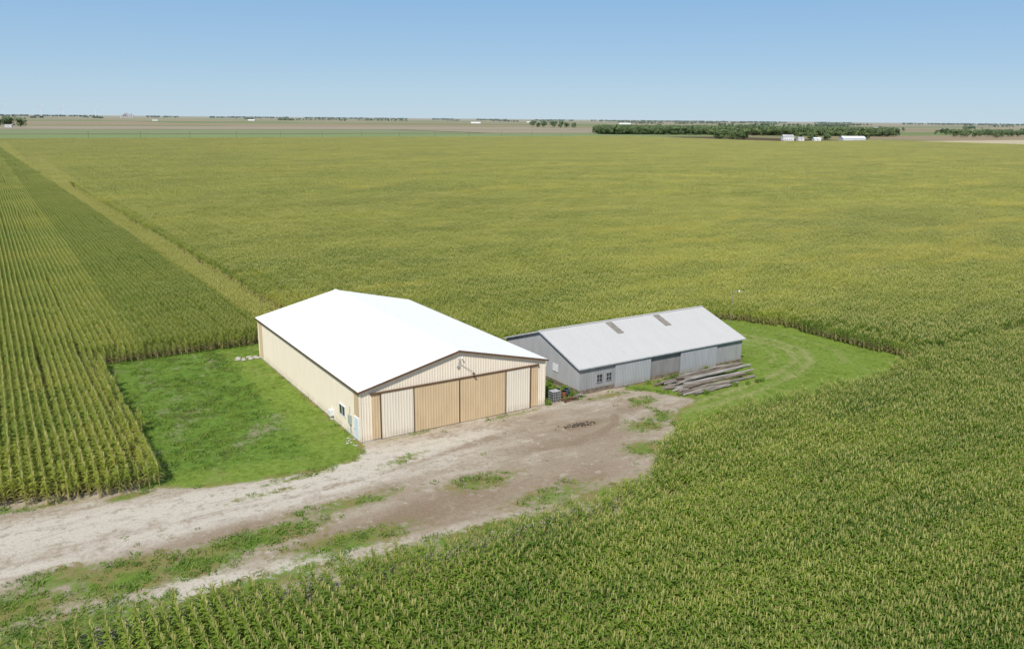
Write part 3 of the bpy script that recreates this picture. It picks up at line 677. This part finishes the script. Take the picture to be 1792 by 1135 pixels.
# ---------------------------------------------------------------- clutter between sheds
T=thing('liquid_tote',(51.7,72.3,0),'white plastic tote in a steel cage by the shed','tote')
mb=MB(); mb.box(51.15,52.25,71.85,72.8,.2,1.2); mb.tube((51.7,72.3,1.2),(51.7,72.3,1.27),.12,.12,12); mb.obj('tank',simple('white_plastic',(.50,.51,.50),.5,.2,3),T)
mb=MB()
for k in range(6):
    xx=51.1+k*.24; mb.box(xx-.02,xx+.02,71.79,71.83,.2,1.22)
for k in range(5):
    yy=71.85+k*.24; mb.box(51.08,51.12,yy-.02,yy+.02,.2,1.22)
for z in (.3,.6,.9,1.2): mb.box(51.06,52.32,71.77,71.79,z-.02,z+.02); mb.box(51.05,51.08,71.79,72.85,z-.02,z+.02)
mb.obj('cage',DARK,T)
mb=MB()
for k in range(5): mb.box(51.1,52.3,71.8+k*.22,71.92+k*.22,.12,.18)
for k in range(3): mb.box(51.12+k*.5,51.22+k*.5,71.8,72.8,.0,.12)
mb.obj('pallet',WOODS[0],T)
for i,(x,y,c_,lb) in enumerate([(53.1,72.4,(.25,.10,.05),'rusty steel drum between the sheds'),(53.8,73.0,(.10,.16,.30),'blue steel drum between the sheds'),(52.9,73.4,(.5,.5,.48),'dull white drum between the sheds')]):
    mb=MB(); mb.tube((x,y,.02),(x,y,.9),.29,.29,18)
    for z in (.3,.6,.88): mb.tube((x,y,z-.02),(x,y,z+.02),.31,.31,18)
    o=mb.obj('barrel',simple('barrel_paint',c_,.5,.2,4),None,lb,loc=(x,y,.02)); o['category']='barrel'; o['group']='drums between the sheds'
mb=MB()
for k in range(7): mb.beam((54.2+random.uniform(-.5,.5),71.2+k*.12,.1+.05*k),(54.9+random.uniform(-.3,.5),71.9+random.uniform(-.3,.3),.16+.05*k),.16,.04)
o=mb.obj('plank_pile',WOODS[2],None,'small heap of old boards by the barn corner',loc=(54.5,71.5,.02)); o['category']='boards'
mb=MB()
for k in range(9): mb.beam((52.4+random.uniform(-.3,.3),71.0+k*.1,.06+.03*k),(53.8+random.uniform(-.4,.4),71.3+random.uniform(-.3,.5),.1+.04*k),.1,.05)
o=mb.obj('scrap_heap',simple('rusty_scrap',(.22,.12,.08),.8,.3,3),None,'rusty scrap iron heap between the sheds',loc=(53,71.3,.02)); o['category']='scrap'
# dark debris in the yard
mb=MB()
for k in range(130):
    x=49.4+random.gauss(0,1.0); y=64.6+random.gauss(0,.28)-(x-49.4)*.10; a=random.uniform(0,3.14); L=random.uniform(.05,.22)
    z=.025+random.uniform(0,.03); mb.beam((x,y,z),(x+L*math.cos(a),y+L*math.sin(a),z+random.uniform(-.005,.02)),random.uniform(.05,.14),random.uniform(.02,.03))
o=mb.obj('debris_pile',simple('charred_debris',(.09,.07,.05),.9,.3,3),None,'dark charred scrap scattered on the dirt yard',loc=(49.3,64.6,.02)); o['category']='debris'; o['kind']='stuff'
# yard light
T=thing('street_lamp',(97.2,88.6,0),'tall wooden pole with white yard light','yard light')
mb=MB(); mb.tube((97.2,88.6,0),(97.2,88.6,5.1),.07,.05,10); mb.obj('pole',WOODS[0],T)
mb=MB(); mb.tube((97.2,88.6,4.9),(98.2,88.2,5.1),.03,.03,6); mb.obj('arm',GREYM,T)
mb=MB(); mb.tube((98.2,88.2,5.17),(98.2,88.2,5.0),.08,.2,12); mb.tube((98.2,88.2,5.0),(98.2,88.2,4.86),.15,.1,12); mb.obj('lamp_shade',WHITE,T)

# ---------------------------------------------------------------- trees
def crown(rng,h,wd,n,cs):
    v=[];f=[];p=[]
    lobes=[(rng.normal(0,.23)*wd,rng.normal(0,.23)*wd,h*rng.uniform(.35,.82),wd*rng.uniform(.22,.36)) for _ in range(9)]+[(0,0,h*.6,wd*.38),(0,0,h*.85,wd*.2)]
    for _ in range(n):
        lx,ly,lz,lr=lobes[rng.randint(len(lobes))]
        d=rng.normal(size=3); d/=np.linalg.norm(d); r_=lr*rng.uniform(.6,1.08)
        c_=np.array([lx,ly,lz])+d*r_*np.array([1,1,.95])
        if c_[2]<h*.12: continue
        a=rng.normal(size=3); a/=np.linalg.norm(a); nrm=d+a*.7; nrm/=np.linalg.norm(nrm)
        u=np.cross(nrm,[.3,.2,.9]); u/=np.linalg.norm(u); w_=np.cross(nrm,u); s=cs*rng.uniform(.6,1.3)
        b_=len(v)
        for q in ((-1,-.6),(.2,-1),(1,.1),(.3,1),(-.8,.7)): v.append(tuple(c_+u*q[0]*s+w_*q[1]*s*.8))
        f.append((b_,b_+1,b_+2,b_+3,b_+4)); sh=rng.uniform(0,1); p+=[sh]*5
    return v,f,p
def tree_mat(name,a,b2):
    m,nt,b=newmat(name)
    at=nd(nt,'ShaderNodeAttribute',attribute_name='part').outputs['Fac']
    n=noise(nt,pos(nt),.03,3); k=math_(nt,'ADD',math_(nt,'MULTIPLY',at,.5),math_(nt,'MULTIPLY',n,.5))
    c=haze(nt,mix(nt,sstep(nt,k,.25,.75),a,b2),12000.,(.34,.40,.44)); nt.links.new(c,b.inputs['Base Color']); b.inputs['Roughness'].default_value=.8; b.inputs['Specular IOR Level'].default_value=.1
    return m
MT=tree_mat('tree_foliage',(.055,.10,.018),(.16,.22,.042))
BARK=simple('bark',(.16,.12,.09),.9,.2,3)
def trunk_mesh(rng,h):
    mb=MB(); mb.tube((0,0,0),(0,0,h*.5),.4,.22,8)
    for k in range(5):
        a=k*1.3+rng.rand(); z=h*rng.uniform(.25,.5); mb.tube((0,0,z),(math.cos(a)*h*.2,math.sin(a)*h*.2,z+h*.22),.14,.05,6)
    return mb
TR=[]
for k in range(4):
    h=18; v,f,p=crown(RS,h,13+2*k%3,620,1.05)
    cm=bpy.data.meshes.new('crown'); cm.from_pydata(v,[],f); at=cm.attributes.new('part','FLOAT','POINT'); at.data.foreach_set('value',np.array(p,dtype=np.float32)); cm.materials.append(MT)
    tb=trunk_mesh(RS,h); tm=mesh_from('trunk',tb.v,tb.f,[BARK]); TR.append((tm,cm,v,f,p,tb))
def put_tree(x,y,s,label,group,sx=1.):
    tm,cm=TR[random.randrange(4)][:2]
    e=thing('tree',(x,y,0),label,'tree',group); e.scale=(s*sx,s*sx,s); e.rotation_euler=(0,0,random.uniform(0,6.28))
    for nm,me in (('trunk',tm),('crown',cm)):
        o=bpy.data.objects.new(nm,me); link(o,e)
for k in range(16):  # farmstead
    put_tree(1075+random.uniform(-45,75),985+random.uniform(0,70)-(k%3)*12,random.uniform(.7,1.05),'broadleaf tree sheltering the distant white farmhouse','farmstead trees')
for k in range(12): put_tree(1165+random.uniform(-10,150),925+random.uniform(-15,50)-.3*k,random.uniform(.55,.9),'broadleaf tree sheltering the distant white farmhouse','farmstead trees')
for k in range(9): put_tree(72+random.uniform(-80,18),2331+random.uniform(-40,60),random.uniform(1.0,1.45),'tall tree around a small white farmhouse','trees at the far farmhouse')
for k in range(11): put_tree(1700+k*13+random.uniform(-8,8),2560-k*8+random.uniform(-25,25),random.uniform(1.0,1.4),'lone tree in an open field grove','small grove in open fields')
# woods as stuff
TS=[]
for tm,cm,v,f,p,tb in TR:
    n=len(v); vv=list(v)+[tuple(q) for q in tb.v]; ff=list(f)+[tuple(i+n for i in t) for t in tb.f]
    TS.append(src('wood_tree',vv,ff,list(p)+[0.]*len(tb.v)))
def wood(name,pts,s0,s1,label):
    n=len(pts); P_=np.c_[np.array(pts),np.zeros(n)]
    scl=RS.uniform(s0,s1,n); scl[np.hypot(P_[:,0],P_[:,1])>9600]*=1.5
    scatter(name,P_,RS.rand(n)*6.28,scl,RS.randint(0,4,n),TS,MT,label,'woodland')
pts=[]
a=np.array((1107.,1400.)); b2=np.array((1700.,1110.)); dd=(b2-a); nn=np.array((.45,.9))
for k in range(1500):
    t=RS.rand(); q=a+dd*t+nn*RS.rand()**1.2*330*min(1,.25+t*3)*min(1,.3+(1-t)*3); pts.append(q)
wood('wood',pts,.65,1.1,'long belt of dark green woodland behind farm fields')
# distant hedgerows
def ang(az,d):  # az relative to heading
    return np.array((math.sin(HEAD+az)*d,math.cos(HEAD+az)*d))
pts=[]
for k in range(34):
    az=RS.uniform(-.62,.62); d=RS.uniform(5000,10000); c0=ang(az,d); L=RS.uniform(100,500); ax=RS.randint(2)
    nT=int(L/13)
    for i in range(nT):
        q=c0+np.array((1,0) if ax==0 else (0,1))*(i*13)+RS.normal(0,9,2); pts.append(q)
for k in range(9):
    az=RS.uniform(.2,.62); d=RS.uniform(2800,6500); c0=ang(az,d)
    for i in range(12): pts.append(c0+RS.normal(0,28,2))
for c_az in (.475,.497,.515,.53,.56,.585):   # groves of the neighbouring farms
    c0=ang(c_az,RS.uniform(2100,2900))
    for i in range(15): pts.append(c0+RS.normal(0,1,2)*(26,34))
k=0
while k<2200:
    az=RS.uniform(-.66,.66)
    if vnoise(np.array([az*60+100]),np.array([3.]),1.,8)[0]>.38: pts.append(ang(az,RS.uniform(11000,15000)))
    k+=1
wood('tree_line',pts,.6,1.0,'hazy tree lines scattered over distant farmland')

# ---------------------------------------------------------------- distant buildings
DW=simple('distant_white',(.80,.80,.80),.6,.04,.2); DG=simple('distant_roof',(.45,.45,.46),.6,.1,.2); DB=simple('distant_blue_grey',(.62,.66,.70),.6,.05,.2)
def gable(name,label,cat,x,y,w_,d_,e,r,rot,wm,rm,group=None,chim=False,nw=4):
    T=thing(name,(0,0,0),label,cat,group)
    mb=MB(); h=w_/2
    mb.quad((-h,0,0),(h,0,0),(h,0,e),(-h,0,e)); mb.quad((h,d_,0),(-h,d_,0),(-h,d_,e),(h,d_,e))
    mb.quad((-h,d_,0),(-h,0,0),(-h,0,e),(-h,d_/2,r),(-h,d_,e)); mb.quad((h,0,0),(h,d_,0),(h,d_,e),(h,d_/2,r),(h,0,e)); mb.obj('wall',wm,T)
    mb=MB(); roof(mb,-d_/2,d_/2,-h,h,e,r,.4,t=.2,rib=3); mb.v=[(v[1],d_/2-v[0],v[2]) for v in mb.v]; ro=mb.obj('roof',rm,T)
    if chim: mb=MB(); mb.box(-1,0,d_/2-.5,d_/2+.5,r-.5,r+1.4); c_=mb.obj('chimney',BARK); c_.parent=ro
    for k in range(nw):
        xx=-h+w_*(k+1)/(nw+1)
        mb=MB(); mb.box(xx-.6,xx+.6,-.08,-.02,1.0,2.4); mb.obj('window',GLASS,T)
    mb=MB(); mb.box(-h+.5,-h+1.8,-.1,-.02,0,2.2); mb.obj('door',DG,T)
    T.location=(x,y,0); T.rotation_euler=(0,0,rot); return T
gable('farmhouse','white two storey farmhouse among trees','house',1118,925,18,10,6.0,9.5,-.5,DW,DG,chim=True)
gable('shed','small white outbuilding beside the farmhouse','shed',1137,915,10,8,4,6,-.5,DW,DG,nw=1)
gable('shed','white garage beside the farmhouse','shed',1165,905,12,8,3.5,5.2,-.5,DW,DW,nw=1)
gable('barn','long pale blue grey barn with white roof','barn',1205,865,38,15,5,8,-.5,DB,DW,nw=0)
gable('farmhouse','small white farmhouse under tall trees','house',62,2270,14,9,4,7,-.3,DW,DG)
for az,d,w_ in [(-.045,5200,60),(.13,5800,80),(.33,2900,20),(.405,4200,50),(.47,3600,30),(-.30,6200,50),(.02,6900,70),(.55,5200,60),(-.40,5200,30),(.515,2700,20)]:
    p=ang(az,d); gable('shed','pale farm building far across open fields','shed',p[0],p[1],w_,16,5,8,-HEAD+RS.uniform(-.4,.4),DW,DG if RS.rand()<.5 else DW,'distant farm buildings',nw=0)
# grain elevator
p=ang(-.427,9500); T=thing('grain_elevator',(p[0],p[1],0),'pale concrete grain elevator with tall silos','grain elevator')
PK=simple('pale_concrete',(.50,.49,.50),.8,.05,.05)
mb=MB(); 
for k in range(7): mb.tube((p[0]+k*17-50,p[1]-k*9+30,0),(p[0]+k*17-50,p[1]-k*9+30,30+(k%3)*5),8,8,14)
mb.obj('silo',PK,T); mb=MB(); mb.box(p[0]-22,p[0]+8,p[1]-10,p[1]+10,34,52); mb.box(p[0]-50,p[0]+50,p[1]-4,p[1]+4,39.5,43); mb.obj('headhouse',PK,T)
# wind turbines
for az,d,ph in [(-.5505,11500,.3),(-.54,12500,1.1),(-.507,11000,.7),(-.487,12500,.1),(-.457,12000,.9),(-.60,11800,.5)]:
    p=ang(az,d); T=thing('wind_turbine',(p[0],p[1],0),'white three bladed wind turbine on the far plain','wind turbine','wind turbines on the far plain')
    mb=MB(); mb.tube((0,0,0),(0,0,110),3.2,2.,10); o=mb.obj('tower',DW); o.parent=T
    mb=MB(); mb.box(-2.5,2.5,-7,6,109,114); mb.tube((0,-7,111),(0,-9.5,111),2.4,1.2,10); o=mb.obj('nacelle',DW); o.parent=T
    mb=MB()
    for k in range(3):
        t=ph+k*2.0944; dx,dz=math.sin(t),math.cos(t)
        mb.quad((-dz*2,-8.5,111+dx*2),(dz*2,-8.5,111-dx*2),(dx*15+dz*2.8,-8.8,111+dz*15-dx*2.8),(dx*54,-8.6,111+dz*54),(dx*15-dz*2,-8.2,111+dz*15+dx*2))
    o=mb.obj('rotor',DW); o.parent=T; T.rotation_euler=(0,0,-HEAD-az+.3)
# utility poles
for k in range(26):
    x=120+k*62; e=thing('utility_pole',(x,1205,0),'wooden utility pole along the field road','utility pole','poles along the field road')
    if k==0:
        mb=MB(); mb.tube((0,0,0),(0,0,10),.2,.14,8); PM=mesh_from('pole',mb.v,mb.f,[BARK]); mb=MB(); mb.box(-1.2,1.2,-.07,.07,9.1,9.3); CM=mesh_from('crossarm',mb.v,mb.f,[BARK])
    link(bpy.data.objects.new('pole',PM),e); link(bpy.data.objects.new('crossarm',CM),e)
